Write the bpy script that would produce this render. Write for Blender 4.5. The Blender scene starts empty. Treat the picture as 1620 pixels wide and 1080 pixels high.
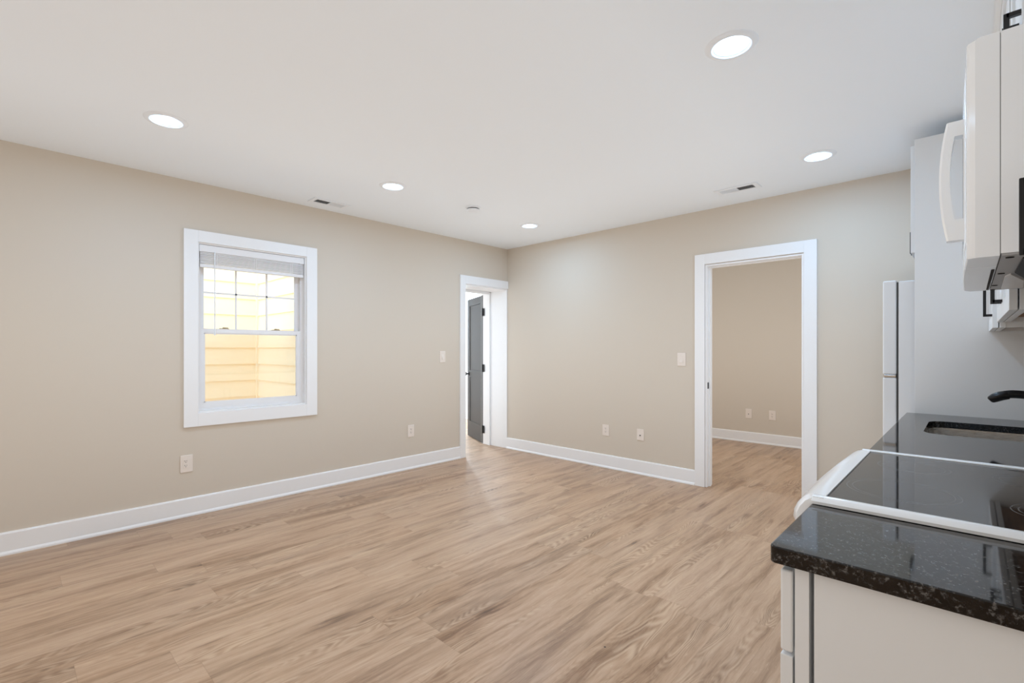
import bpy, bmesh, math, random
from mathutils import Vector, Matrix

scene = bpy.context.scene
col = scene.collection

# ------------------------------------------------------------------ camera, world, exposure
F_PX, YAW, HORIZON, EYE = 762.0, 0.7606, 553.0, 1.28
cd = bpy.data.cameras.new('camera')
cam = bpy.data.objects.new('camera', cd)
col.objects.link(cam)
cd.sensor_fit = 'HORIZONTAL'
cd.sensor_width = 36.0
cd.lens = F_PX / 1620.0 * 36.0
cd.shift_y = (HORIZON - 540.0) / 1620.0
cd.clip_start = 0.02
cam.location = (0, 0, EYE)
cam.rotation_euler = (math.pi / 2, 0, YAW)
scene.camera = cam

world = bpy.data.worlds.new('sky')
scene.world = world
world.use_nodes = True
wb = world.node_tree.nodes['Background']
wb.inputs[0].default_value = (0.48, 0.725, 1.0, 1)
wb.inputs[1].default_value = 3.75

vs = scene.view_settings
vs.view_transform = 'Standard'
vs.look = 'None'
vs.gamma = 1.0
vs.use_curve_mapping = False
vs.exposure = 0.22
scene.cycles.max_bounces = 16
scene.cycles.diffuse_bounces = 10
scene.cycles.glossy_bounces = 6
scene.cycles.transmission_bounces = 8
scene.cycles.transparent_max_bounces = 16
scene.cycles.sample_clamp_indirect = 6.0
scene.cycles.caustics_reflective = False
scene.cycles.caustics_refractive = False

LENS_GLOW = 390.0      # recessed lamps

def area_lamp(name, loc, sx, sy, power, rot=(0, 0, 0), shape='RECTANGLE'):
    l = bpy.data.lights.new(name, 'AREA')
    l.shape, l.size, l.energy, l.color = shape, sx, power, (0.400, 0.675, 1.0)
    if shape == 'RECTANGLE':
        l.size_y = sy
    o = bpy.data.objects.new(name, l)
    col.objects.link(o)
    o.location, o.rotation_euler = loc, rot
    return o
# even skylight fill of the renderer (ambient light with occlusion)
scene.cycles.use_fast_gi = True
scene.cycles.fast_gi_method = 'ADD'
world.light_settings.ao_factor = 0.31
world.light_settings.distance = 1.2
# lamps of the two rooms beyond the doorways
area_lamp('bedroom_lamp', (-2.1, 5.75, 2.56), 0.15, 0.15, 1.2, shape='DISK')
area_lamp('hall_lamp', (-6.6, 5.3, 2.56), 0.15, 0.15, 90.0, shape='DISK').data.color = (0.66, 0.83, 1.0)

# main planes of the place (metres)
XL, YB, H = -4.365, 4.50, 2.584       # window wall, doorway wall, ceiling
XR, YR = 0.375, -3.2                  # kitchen wall, rear wall

# ------------------------------------------------------------------ materials
def srgb(r, g, b):
    f = lambda c: (c / 255 / 12.92) if c / 255 <= 0.04045 else ((c / 255 + 0.055) / 1.055) ** 2.4
    return (f(r), f(g), f(b), 1)

def mat(name, color, rough=0.5, metal=0.0, spec=0.5, emit=None, coat=0.0):
    m = bpy.data.materials.new(name)
    m.use_nodes = True
    b = m.node_tree.nodes['Principled BSDF']
    b.inputs['Base Color'].default_value = color if len(color) == 4 else (*color, 1)
    b.inputs['Roughness'].default_value = rough
    b.inputs['Metallic'].default_value = metal
    b.inputs['Specular IOR Level'].default_value = spec
    b.inputs['Coat Weight'].default_value = coat
    b.inputs['Coat Roughness'].default_value = 0.08
    if emit:
        b.inputs['Emission Color'].default_value = (0.400, 0.675, 1.0, 1)
        b.inputs['Emission Strength'].default_value = emit
    return m

class N:
    """small helper for wiring node trees"""
    def __init__(self, m):
        self.t = m.node_tree
        self.b = self.t.nodes['Principled BSDF']
    def node(self, kind, **kw):
        n = self.t.nodes.new(kind)
        for k, v in kw.items():
            setattr(n, k, v)
        return n
    def put(self, sock, v):
        if hasattr(v, 'links'):
            self.t.links.new(v, sock)
        else:
            sock.default_value = v
    def math(self, op, a, b=0.0, c=0.0):
        n = self.node('ShaderNodeMath', operation=op)
        for s, v in zip(n.inputs, (a, b, c)):
            self.put(s, v)
        return n.outputs[0]
    def comb(self, x, y, z=0.0):
        n = self.node('ShaderNodeCombineXYZ')
        for s, v in zip(n.inputs, (x, y, z)):
            self.put(s, v)
        return n.outputs[0]
    def noise(self, vec, scale=1.0, detail=2.0, rough=0.5, dist=0.0):
        n = self.node('ShaderNodeTexNoise')
        self.put(n.inputs['Vector'], vec)
        n.inputs['Scale'].default_value = scale
        n.inputs['Detail'].default_value = detail
        n.inputs['Roughness'].default_value = rough
        n.inputs['Distortion'].default_value = dist
        return n.outputs[0]
    def ramp(self, fac, stops):
        n = self.node('ShaderNodeValToRGB')
        self.put(n.inputs[0], fac)
        e = n.color_ramp.elements
        while len(e) < len(stops):
            e.new(0.5)
        for el, (p, c) in zip(e, stops):
            el.position = p
            el.color = c
        return n.outputs[0]
    def maprange(self, v, a, b, c=0.0, d=1.0):
        n = self.node('ShaderNodeMapRange')
        for s, x in zip(n.inputs, (v, a, b, c, d)):
            self.put(s, x)
        return n.outputs[0]
    def mix(self, fac, a, b, blend='MIX'):
        n = self.node('ShaderNodeMix', data_type='RGBA', blend_type=blend)
        self.put(n.inputs[0], fac)
        self.put(n.inputs[6], a)
        self.put(n.inputs[7], b)
        return n.outputs[2]
    def bump(self, h, strength=0.2, distance=0.001):
        n = self.node('ShaderNodeBump')
        n.inputs['Strength'].default_value = strength
        n.inputs['Distance'].default_value = distance
        self.put(n.inputs['Height'], h)
        self.t.links.new(n.outputs[0], self.b.inputs['Normal'])

def paint(name, color, rough=0.55, spec=0.35, grain=0.05):
    m = mat(name, color, rough, 0, spec)
    n = N(m)
    g = n.node('ShaderNodeNewGeometry')
    n.bump(n.noise(g.outputs['Position'], 260, 3), grain, 0.0006)
    return m

def floor_material():
    m = mat('oak_vinyl_plank', (0.4, 0.3, 0.2), 0.42, 0, 0.4)
    n = N(m)
    g = n.node('ShaderNodeNewGeometry')
    sp = n.node('ShaderNodeSeparateXYZ')
    n.t.links.new(g.outputs['Position'], sp.inputs[0])
    x, y = sp.outputs[0], sp.outputs[1]
    W, L = 0.181, 1.22
    xs = n.math('DIVIDE', n.math('ADD', x, 20.02), W)
    row = n.math('FLOOR', xs)
    fx = n.math('FRACT', xs)
    wn = n.node('ShaderNodeTexWhiteNoise', noise_dimensions='1D')
    n.put(wn.inputs['W'], row)
    ys = n.math('ADD', n.math('DIVIDE', n.math('ADD', y, 20.0), L), n.math('MULTIPLY', wn.outputs[0], 7.31))
    colm = n.math('FLOOR', ys)
    fy = n.math('FRACT', ys)
    wid = n.node('ShaderNodeTexWhiteNoise', noise_dimensions='2D')
    n.put(wid.inputs['Vector'], n.comb(row, colm))
    sc = n.node('ShaderNodeSeparateColor')
    n.t.links.new(wid.outputs['Color'], sc.inputs[0])
    r1, r2, r3 = sc.outputs[0], sc.outputs[1], sc.outputs[2]
    ox = n.math('ADD', x, n.math('MULTIPLY', r1, 31.0))
    oy = n.math('ADD', y, n.math('MULTIPLY', r2, 57.0))
    oz = n.math('MULTIPLY', r3, 19.0)
    warp = n.noise(n.comb(n.math('MULTIPLY', ox, 5.0), n.math('MULTIPLY', oy, 2.6), oz), 1, 2)
    ox = n.math('ADD', ox, n.math('MULTIPLY', n.math('SUBTRACT', warp, 0.5), 0.055))
    def gv(a, b):
        return n.comb(n.math('MULTIPLY', ox, a), n.math('MULTIPLY', oy, b), oz)
    broad = n.noise(gv(11, 1.1), 1, 3, 0.55, 0.4)              # wide soft streaks
    streak = n.noise(gv(48, 3.0), 1, 4, 0.62, 0.4)             # narrower streaks
    fibre = n.noise(gv(360, 14), 1, 3, 0.6)                    # pores
    fleck = n.noise(gv(120, 26), 1, 2, 0.5)                    # short pale flecks
    cath = n.noise(gv(6.5, 0.95), 1, 1.5, 0.45, 0.1)           # arches = contour lines of a noise
    arch = n.math('ABSOLUTE', n.math('SINE', n.math('MULTIPLY', n.math('ADD', cath, n.math('MULTIPLY', fibre, 0.006)), 120)))
    arch = n.math('POWER', arch, 2.2)
    amask = n.maprange(n.noise(gv(9, 1.2), 1, 1.5), 0.50, 0.64)
    vor = n.node('ShaderNodeTexVoronoi', feature='F1')
    n.put(vor.inputs['Vector'], gv(5.2, 1.9))
    vor.inputs['Scale'].default_value = 1.0
    vor.inputs['Randomness'].default_value = 1.0
    kd = n.math('ADD', vor.outputs['Distance'], n.math('MULTIPLY', n.math('SUBTRACT', streak, 0.5), 0.25))
    knot = n.maprange(kd, 0.02, 0.20, 1.0, 0.0)
    core = n.maprange(kd, 0.0, 0.055, 1.0, 0.0)
    tone = n.math('ADD', n.math('MULTIPLY', broad, 0.66), n.math('MULTIPLY', streak, 0.54))
    tone = n.math('ADD', tone, n.math('MULTIPLY', n.math('SUBTRACT', fibre, 0.5), 0.26))
    tone = n.math('SUBTRACT', tone, n.math('MULTIPLY', knot, 0.17))
    tone = n.math('SUBTRACT', tone, n.math('MULTIPLY', core, 0.20))
    tone = n.math('SUBTRACT', tone, n.math('MULTIPLY', amask, 0.055))
    tone = n.math('ADD', tone, n.math('MULTIPLY', n.math('SUBTRACT', r3, 0.5), 0.075))
    c = n.ramp(n.maprange(tone, 0.30, 0.88), [
        (0.0, srgb(92, 67, 47)), (0.27, srgb(138, 108, 83)),
        (0.5, srgb(170, 140, 113)), (0.72, srgb(184, 155, 129)), (1.0, srgb(200, 173, 148))])
    c = n.mix(n.math('MULTIPLY', n.math('MULTIPLY', arch, amask), 0.55), c, srgb(206, 180, 153))
    c = n.mix(n.math('MULTIPLY', n.maprange(fleck, 0.64, 0.74), 0.25), c, srgb(212, 188, 162))
    c = n.mix(n.maprange(r1, 0, 1, 0.0, 0.16), c, srgb(178, 158, 139))
    dx = n.math('MULTIPLY', n.math('MINIMUM', fx, n.math('SUBTRACT', 1.0, fx)), W)
    dy = n.math('MULTIPLY', n.math('MINIMUM', fy, n.math('SUBTRACT', 1.0, fy)), L)
    seam = n.maprange(n.math('MINIMUM', dx, dy), 0.0004, 0.0016, 1.0, 0.0)
    c = n.mix(n.math('MULTIPLY', seam, 0.30), c, srgb(110, 86, 66))
    # one small dark knot hole in the near floor
    ddx, ddy = n.math('SUBTRACT', x, -1.1406), n.math('SUBTRACT', y, 1.7793)
    spot = n.math('SQRT', n.math('ADD', n.math('MULTIPLY', ddx, ddx), n.math('MULTIPLY', ddy, ddy)))
    c = n.mix(n.maprange(spot, 0.0035, 0.0060, 1.0, 0.0), c, srgb(46, 34, 26))
    n.t.links.new(c, n.b.inputs['Base Color'])
    n.put(n.b.inputs['Roughness'], n.maprange(streak, 0.3, 0.7, 0.30, 0.42))
    n.bump(n.math('SUBTRACT', n.math('MULTIPLY', fibre, 0.4), seam), 0.18, 0.0008)
    return m

def granite_material():
    m = mat('black_granite', (0.01, 0.01, 0.01), 0.05, 0, 0.5)
    n = N(m)
    g = n.node('ShaderNodeNewGeometry')
    p = g.outputs['Position']
    f = n.math('MULTIPLY', n.maprange(n.noise(p, 210, 3, 0.6), 0.48, 0.62), n.maprange(n.noise(p, 70, 2, 0.6), 0.42, 0.58))
    f = n.math('ADD', f, n.math('MULTIPLY', n.maprange(n.noise(p, 620, 2), 0.58, 0.72), 0.30))
    c = n.ramp(f, [(0.0, (0.003, 0.003, 0.0032, 1)), (0.4, (0.025, 0.025, 0.026, 1)), (1.0, (0.10, 0.10, 0.098, 1))])
    n.t.links.new(c, n.b.inputs['Base Color'])
    return m

def wood_material(name, a, b):
    m = mat(name, a, 0.6, 0, 0.3)
    n = N(m)
    g = n.node('ShaderNodeNewGeometry')
    mp = n.node('ShaderNodeMapping')
    mp.inputs['Scale'].default_value = (60, 3, 60)
    n.t.links.new(g.outputs['Position'], mp.inputs[0])
    n.t.links.new(n.ramp(n.noise(mp.outputs[0], 1, 4), [(0.3, a), (0.7, b)]), n.b.inputs['Base Color'])
    return m

def brushed_steel():
    m = mat('brushed_steel', (0.55, 0.54, 0.52), 0.28, 1.0)
    n = N(m)
    g = n.node('ShaderNodeNewGeometry')
    mp = n.node('ShaderNodeMapping')
    mp.inputs['Scale'].default_value = (20, 20, 900)
    n.t.links.new(g.outputs['Position'], mp.inputs[0])
    n.put(n.b.inputs['Roughness'], n.maprange(n.noise(mp.outputs[0], 1, 2), 0.3, 0.7, 0.2, 0.38))
    return m

def glass_material():
    m = bpy.data.materials.new('window_glass')
    m.use_nodes = True
    t = m.node_tree
    t.nodes.clear()
    out = t.nodes.new('ShaderNodeOutputMaterial')
    mix = t.nodes.new('ShaderNodeMixShader')
    tr = t.nodes.new('ShaderNodeBsdfTransparent')
    gl = t.nodes.new('ShaderNodeBsdfGlossy')
    gl.inputs['Roughness'].default_value = 0.02
    fr = t.nodes.new('ShaderNodeFresnel')
    fr.inputs['IOR'].default_value = 1.45
    t.links.new(fr.outputs[0], mix.inputs[0])
    t.links.new(tr.outputs[0], mix.inputs[1])
    t.links.new(gl.outputs[0], mix.inputs[2])
    t.links.new(mix.outputs[0], out.inputs[0])
    return m

def mesh_screen_material():
    m = bpy.data.materials.new('insect_screen')
    m.use_nodes = True
    t = m.node_tree
    t.nodes.clear()
    out = t.nodes.new('ShaderNodeOutputMaterial')
    mix = t.nodes.new('ShaderNodeMixShader')
    tr = t.nodes.new('ShaderNodeBsdfTransparent')
    df = t.nodes.new('ShaderNodeBsdfDiffuse')
    df.inputs[0].default_value = (0.08, 0.08, 0.08, 1)
    mix.inputs[0].default_value = 0.16
    t.links.new(tr.outputs[0], mix.inputs[1])
    t.links.new(df.outputs[0], mix.inputs[2])
    t.links.new(mix.outputs[0], out.inputs[0])
    return m

M = {}
M['wall'] = paint('beige_wall_paint', srgb(205, 196, 183), 0.6, 0.25)
M['ceiling'] = paint('white_ceiling_paint', (0.80, 0.85, 0.895), 0.75, 0.2)
M['trim'] = paint('white_trim_paint', (0.825, 0.835, 0.845), 0.35, 0.4, 0.02)
M['hall'] = paint('white_hall_paint', (0.85, 0.85, 0.84), 0.6, 0.25)
M['floor'] = floor_material()
M['granite'] = granite_material()
M['cabinet'] = paint('white_cabinet_lacquer', (0.715, 0.735, 0.75), 0.38, 0.4, 0.02)
M['appliance'] = mat('white_appliance_enamel', (0.83, 0.86, 0.885), 0.16, 0, 0.5, coat=0.3)
M['fridge'] = paint('white_fridge_enamel', (0.70, 0.725, 0.75), 0.32, 0.5, 0.08)
M['underside'] = paint('grey_painted_metal', (0.36, 0.36, 0.36), 0.4, 0.5, 0.1)
M['black'] = mat('matte_black_metal', (0.012, 0.012, 0.013), 0.38, 0.2)
M['faucet'] = mat('satin_black_faucet', (0.010, 0.010, 0.011), 0.28, 0.3)
M['dark'] = mat('dark_recess', (0.012, 0.012, 0.012), 0.8)
M['seam'] = mat('grey_seam', (0.25, 0.25, 0.25), 0.7)
M['gasket'] = mat('grey_gasket', (0.06, 0.06, 0.06), 0.7)
M['cookglass'] = mat('black_ceramic_glass', (0.010, 0.010, 0.011), 0.04, 0, 0.5)
M['burnermark'] = mat('grey_printed_ring', (0.09, 0.09, 0.09), 0.15)
M['steel'] = brushed_steel()
M['chrome'] = mat('polished_chrome', (0.75, 0.75, 0.75), 0.12, 1.0)
M['rawwood'] = wood_material('raw_maple_ply', srgb(120, 88, 60), srgb(160, 122, 88))
M['door'] = paint('slate_grey_door_paint', srgb(80, 79, 78), 0.5, 0.2, 0.02)
M['plate'] = mat('ivory_plastic', srgb(226, 217, 208), 0.35)
M['slot'] = mat('dark_slot', (0.02, 0.018, 0.016), 0.7)
M['plastic'] = mat('white_plastic', (0.78, 0.82, 0.86), 0.4)
M['lens'] = mat('lit_lamp_lens', (0.9, 0.9, 0.9), 0.5, 0, 0.5, emit=LENS_GLOW)
def soft_lens(m):
    """diffuser: brightest in the middle, dimmer at the rim"""
    n = N(m)
    tc = n.node('ShaderNodeTexCoord')
    sp = n.node('ShaderNodeSeparateXYZ')
    n.t.links.new(tc.outputs['Object'], sp.inputs[0])
    r = n.math('SQRT', n.math('ADD', n.math('MULTIPLY', sp.outputs[0], sp.outputs[0]), n.math('MULTIPLY', sp.outputs[1], sp.outputs[1])))
    f = n.math('POWER', n.maprange(r, 0.036, 0.062, 1.0, 0.0), 3.0)
    n.put(n.b.inputs['Emission Strength'], n.math('MULTIPLY_ADD', f, LENS_GLOW, 0.9))
soft_lens(M['lens'])
M['vinyl'] = mat('white_window_vinyl', (0.80, 0.80, 0.81), 0.35)
M['slat'] = mat('white_blind_slat', (0.78, 0.78, 0.79), 0.45)
M['bronze'] = mat('tan_sash_lock', srgb(168, 150, 120), 0.4)
M['glass'] = glass_material()
M['screen'] = mesh_screen_material()
M['siding'] = paint('cream_lap_siding', srgb(255, 236, 204), 0.6, 0.3, 0.1)
M['soil'] = paint('pale_ground', (0.45, 0.42, 0.36), 0.9, 0.1, 0.3)
M['filter'] = mat('dark_grease_filter', (0.03, 0.03, 0.03), 0.45, 0.7)
M['frost'] = mat('frosted_lamp_cover', (0.62, 0.62, 0.62), 0.35)

# ------------------------------------------------------------------ mesh helpers
def add_box(bm, lo, hi, bevel=0.0, seg=2):
    lo, hi = [min(a, b) for a, b in zip(lo, hi)], [max(a, b) for a, b in zip(lo, hi)]
    r = bmesh.ops.create_cube(bm, size=1.0)
    vsn = r['verts']
    for v in vsn:
        v.co = Vector([lo[i] + (v.co[i] + 0.5) * (hi[i] - lo[i]) for i in range(3)])
    if bevel > 0:
        b = min(bevel, 0.45 * min(hi[i] - lo[i] for i in range(3)))
        es = list({e for v in vsn for e in v.link_edges})
        bmesh.ops.bevel(bm, geom=es, offset=b, segments=seg, profile=0.5, affect='EDGES')

def box_bm(*boxes, bevel=0.0, seg=2):
    bm = bmesh.new()
    for lo, hi in boxes:
        add_box(bm, lo, hi, bevel, seg)
    return bm

def add_cyl(bm, c, r, h, axis='Z', n=32, r2=None, bevel=0.0):
    ret = bmesh.ops.create_cone(bm, cap_ends=True, segments=n, radius1=r, radius2=r if r2 is None else r2, depth=h)
    rot = {'Z': Matrix.Identity(4), 'X': Matrix.Rotation(math.pi / 2, 4, 'Y'), 'Y': Matrix.Rotation(-math.pi / 2, 4, 'X')}[axis]
    bmesh.ops.transform(bm, matrix=Matrix.Translation(Vector(c)) @ rot, verts=ret['verts'])
    if bevel > 0:
        es = [e for e in {e for v in ret['verts'] for e in v.link_edges} if any(len(f.verts) > 4 for f in e.link_faces)]
        bmesh.ops.bevel(bm, geom=es, offset=bevel, segments=3, profile=0.5, affect='EDGES')

def add_prism(bm, pts, axis, a, b):
    """polygon pts in the plane across axis, pushed from a to b"""
    def P(p, w):
        return {'X': (w, p[0], p[1]), 'Y': (p[0], w, p[1]), 'Z': (p[0], p[1], w)}[axis]
    va = [bm.verts.new(P(p, a)) for p in pts]
    vb = [bm.verts.new(P(p, b)) for p in pts]
    n = len(pts)
    bm.faces.new(va[::-1])
    bm.faces.new(vb)
    for i in range(n):
        bm.faces.new((va[i], va[(i + 1) % n], vb[(i + 1) % n], vb[i]))

def add_lathe(bm, prof, c, axis='Z', n=40):
    """prof = [(radius, height)...] turned round axis through c"""
    rot = {'Z': Matrix.Identity(4), 'X': Matrix.Rotation(math.pi / 2, 4, 'Y'), 'Y': Matrix.Rotation(math.pi / 2, 4, 'X')}[axis]
    rings = []
    for r, h in prof:
        if r < 1e-6:
            rings.append([bm.verts.new(rot @ Vector((0, 0, h)) + Vector(c))])
        else:
            rings.append([bm.verts.new(rot @ Vector((r * math.cos(2 * math.pi * k / n), r * math.sin(2 * math.pi * k / n), h)) + Vector(c)) for k in range(n)])
    for A, B in zip(rings, rings[1:]):
        for k in range(n):
            j = (k + 1) % n
            q = [A[k % len(A)], A[j % len(A)], B[j % len(B)], B[k % len(B)]]
            u = []
            for v in q:
                if v not in u:
                    u.append(v)
            if len(u) > 2:
                bm.faces.new(u)

def add_sweep(bm, path, radii, n=20, squash=1.0):
    """round tube along path with one radius per point, closed ends"""
    path = [Vector(p) for p in path]
    rings = []
    for i, p in enumerate(path):
        t = (path[min(i + 1, len(path) - 1)] - path[max(i - 1, 0)]).normalized()
        side = t.cross(Vector((0, 0, 1)))
        if side.length < 1e-3:
            side = Vector((0, 1, 0))
        side.normalize()
        up = side.cross(t).normalized()
        r = radii[i]
        rings.append([bm.verts.new(p + side * r * math.cos(2 * math.pi * k / n) + up * r * squash * math.sin(2 * math.pi * k / n)) for k in range(n)])
    for A, B in zip(rings, rings[1:]):
        for k in range(n):
            bm.faces.new((A[k], A[(k + 1) % n], B[(k + 1) % n], B[k]))
    bm.faces.new(rings[0][::-1])
    bm.faces.new(rings[-1])

def catmull(pts, k=8):
    pts = [Vector(p) for p in pts]
    P = [pts[0] * 2 - pts[1]] + pts + [pts[-1] * 2 - pts[-2]]
    out = []
    for i in range(1, len(P) - 2):
        for j in range(k):
            t = j / k
            a, b, c, d = P[i - 1], P[i], P[i + 1], P[i + 2]
            out.append(0.5 * ((2 * b) + (c - a) * t + (2 * a - 5 * b + 4 * c - d) * t * t + (3 * b - a - 3 * c + d) * t ** 3))
    out.append(pts[-1])
    return out

def root_loc(o):
    v = Vector((0, 0, 0))
    while o is not None:
        v += o.location
        o = o.parent
    return v

def obj(name, bm, m, parent=None, smooth=False, world_coords=True):
    bmesh.ops.recalc_face_normals(bm, faces=bm.faces)
    me = bpy.data.meshes.new(name)
    bm.to_mesh(me)
    bm.free()
    me.materials.append(m)
    if smooth:
        for p in me.polygons:
            p.use_smooth = True
        try:
            me.set_sharp_from_angle(angle=math.radians(35))
        except Exception:
            pass
    o = bpy.data.objects.new(name, me)
    col.objects.link(o)
    if parent is not None:
        o.parent = parent
        if world_coords:
            me.transform(Matrix.Translation(-root_loc(parent)))
    return o

def tag(o, label=None, cat=None, group=None, kind=None):
    for k, v in (('label', label), ('category', cat), ('group', group), ('kind', kind)):
        if v:
            o[k] = v
    return o

def thing(name, label, cat, loc, group=None, rotz=0.0, kind=None):
    o = bpy.data.objects.new(name, None)
    o.empty_display_size = 0.1
    col.objects.link(o)
    o.location = loc
    o.rotation_euler = (0, 0, rotz)
    return tag(o, label, cat, group, kind)

def struct(name, bm, m, label=None, cat=None):
    return tag(obj(name, bm, m), label, cat, None, 'structure')

def copy_tree(o, parent=None):
    c = o.copy()
    col.objects.link(c)
    c.parent = parent
    for ch in list(o.children):
        copy_tree(ch, c)
    return c

# ------------------------------------------------------------------ the shell
T = 0.12
WIN = (1.030, 1.876, 0.787, 2.120)           # window hole y0 y1 z0 z1
DOOR_L = (3.768, YB, 2.070)                   # corner doorway y0 y1 top
DOOR_B = (-1.790, -0.988, 2.070)              # doorway x0 x1 top
XH = -4.86                                    # hall side of the thick wall

bm = bmesh.new()
add_box(bm, (XL - 0.16, YR - T, -0.10), (0.9, 7.22, 0.0))
add_box(bm, (-8.1, 2.15, -0.10), (XL - 0.16, 7.22, 0.0))
struct('floor', bm, M['floor'], 'oak look plank floor running toward the doorway wall', 'floor')

bm = bmesh.new()
add_box(bm, (XL - 0.16, YR - T, H), (0.9, 7.22, H + 0.1))
add_box(bm, (-8.1, 2.15, H), (XL - 0.16, 7.22, H + 0.1))
struct('ceiling', bm, M['ceiling'], 'smooth white ceiling with recessed lights', 'ceiling')

y0, y1, z0, z1 = WIN
bm = box_bm(((XL - 0.14, YR - T, 0), (XL, y0, H)), ((XL - 0.14, y1, 0), (XL, 2.15, H)),
            ((XL - 0.14, y0, 0), (XL, y1, z0)), ((XL - 0.14, y0, z1), (XL, y1, H)),
            ((XL - 0.32, 2.15, 0), (XL, DOOR_L[0], H)), ((XL - 0.32, DOOR_L[0], DOOR_L[2]), (XL, YB, H)))
struct('wall_left', bm, M['wall'], 'beige wall with the window and the corner doorway', 'wall')

bm = box_bm(((XL - 0.32, YB, 0), (DOOR_B[0], YB + T, H)), ((DOOR_B[0], YB, DOOR_B[2]), (DOOR_B[1], YB + T, H)),
            ((DOOR_B[1], YB, 0), (XR + T, YB + T, H)))
struct('wall_back', bm, M['wall'], 'pale beige wall with the open cased doorway', 'wall')
struct('wall_right', box_bm(((XR, YR - T, 0), (XR + T, YB, H))), M['wall'], 'beige wall behind the kitchen units', 'wall')
struct('wall_rear', box_bm(((XL - 0.14, YR - T, 0), (XR, YR, H))), M['wall'], 'beige wall behind the viewpoint', 'wall')

# room beyond the wide doorway
bm = box_bm(((XL - 0.32, 7.1, 0), (0.9, 7.22, H)), ((0.75, YB + T, 0), (0.9, 7.1, H)), ((-4.45, YB + T, 0), (-4.33, 7.1, H)))
struct('wall_bedroom', bm, M['wall'], 'beige wall of the room seen through the wide doorway', 'wall')
# hall beyond the corner door
bm = box_bm(((-8.1, 2.15, 0), (-7.98, 7.22, H)), ((-7.98, 2.15, 0), (XL - 0.32, 2.27, H)), ((-7.98, 5.9, 0), (XL - 0.32, 6.02, H)),
            ((XL - 0.50, YB + 0.0, 0), (XL - 0.32, 5.9, H)), ((XL - 0.44, 2.27, 0), (XL - 0.32, DOOR_L[0] - 0.03, H)),
            ((XL - 0.44, DOOR_L[0] - 0.03, DOOR_L[2]), (XL - 0.32, YB, H)))
struct('wall_hall', bm, M['hall'], 'bright white hall wall beyond the grey corner door', 'wall')

# baseboards: flat board with an eased top and a small shoe at the floor
def baseboard(name, p0, p1, normal, m=M['trim'], label=None):
    bm = bmesh.new()
    prof = [(0, 0), (0.022, 0), (0.022, 0.010), (0.016, 0.022), (0.0145, 0.024), (0.0145, 0.132), (0.011, 0.140), (0, 0.142)]
    p0, p1, nn = Vector((*p0, 0)), Vector((*p1, 0)), Vector((*normal, 0))
    A = [bm.verts.new(p0 + nn * d + Vector((0, 0, z))) for d, z in prof]
    B = [bm.verts.new(p1 + nn * d + Vector((0, 0, z))) for d, z in prof]
    k = len(prof)
    bm.faces.new(A)
    bm.faces.new(B[::-1])
    for i in range(k):
        bm.faces.new((A[i], A[(i + 1) % k], B[(i + 1) % k], B[i]))
    return struct(name, bm, m, label, 'baseboard')

baseboard('baseboard_left', (XL, YR), (XL, 3.690), (1, 0), label='white baseboard along the window wall')
baseboard('baseboard_back', (XL + 0.0, YB), (-1.887, YB), (0, -1), label='white baseboard between the two doorways')
baseboard('baseboard_corner', (-0.891, YB), (-0.40, YB), (0, -1), label='white baseboard between doorway and refrigerator')
baseboard('baseboard_bedroom', (-4.33, 7.1), (0.75, 7.1), (0, -1), label='white baseboard in the room beyond the doorway')
baseboard('baseboard_hall', (-7.98, 5.9), (XL - 0.5, 5.9), (0, -1), label='white baseboard in the hall')

# corner doorway: flat casing on the room side, deep white jamb, stop
bm = box_bm(((XL, 3.689, 0), (XL + 0.018, 3.772, 2.165)), ((XL, 3.772, 2.066), (XL + 0.018, YB - 0.0005, 2.165)), bevel=0.002)
struct('trim_1', bm, M['trim'], 'white flat casing of the corner doorway', 'trim')
bm = box_bm(((XL - 0.30, YB - 0.013, 0), (XL + 0.001, YB - 0.0005, 2.056)),
            ((XL - 0.30, 3.7685, 2.052), (XL + 0.001, YB - 0.0005, 2.0695)),
            ((XL - 0.30, 3.7685, 0), (XL + 0.001, 3.780, 2.052)),
            ((XL - 0.335, 4.463, 0), (XL - 0.301, YB - 0.0005, 2.045)), ((XL - 0.335, 3.7685, 2.020), (XL - 0.301, 4.463, 2.052)),
            ((XL - 0.335, 3.7685, 0), (XL - 0.301, 3.794, 2.020)),
            ((XL - 0.445, 4.476, 0), (XL - 0.336, YB - 0.0005, 2.056)), ((XL - 0.445, 3.7685, 2.034), (XL - 0.336, 4.476, 2.0695)),
            ((XL - 0.445, 3.7685, 0), (XL - 0.336, 3.780, 2.034)), bevel=0.0015)
struct('trim_2', bm, M['trim'], 'white jamb lining the corner doorway', 'trim')

# wide doorway: casing with a thin inner bead, jamb lining and stop
x0, x1 = DOOR_B[0], DOOR_B[1]
yf = YB - 0.018
bm = box_bm(((-1.886, yf, 0), (x0 - 0.004, YB, 2.170)), ((x1 + 0.004, yf, 0), (-0.892, YB, 2.170)), ((x0 - 0.004, yf, 2.074), (x1 + 0.004, YB, 2.170)), bevel=0.002)
struct('trim_3', bm, M['trim'], 'white flat casing round the wide doorway', 'trim')
bm = box_bm(((x0 - 0.001, YB - 0.004, 0), (x0 + 0.014, YB + T + 0.004, 2.069)), ((x1 - 0.014, YB - 0.004, 0), (x1 + 0.001, YB + T + 0.004, 2.069)),
            ((x0 + 0.014, YB - 0.004, 2.055), (x1 - 0.014, YB + T + 0.004, 2.069)),
            ((x0 + 0.014, YB + 0.045, 0), (x0 + 0.025, YB + 0.082, 2.055)), ((x1 - 0.025, YB + 0.045, 0), (x1 - 0.014, YB + 0.082, 2.055)),
            ((x0 + 0.025, YB + 0.045, 2.044), (x1 - 0.025, YB + 0.082, 2.055)), bevel=0.0015)
jamb = struct('trim_4', bm, M['trim'], 'white jamb lining the wide doorway', 'trim')
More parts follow.
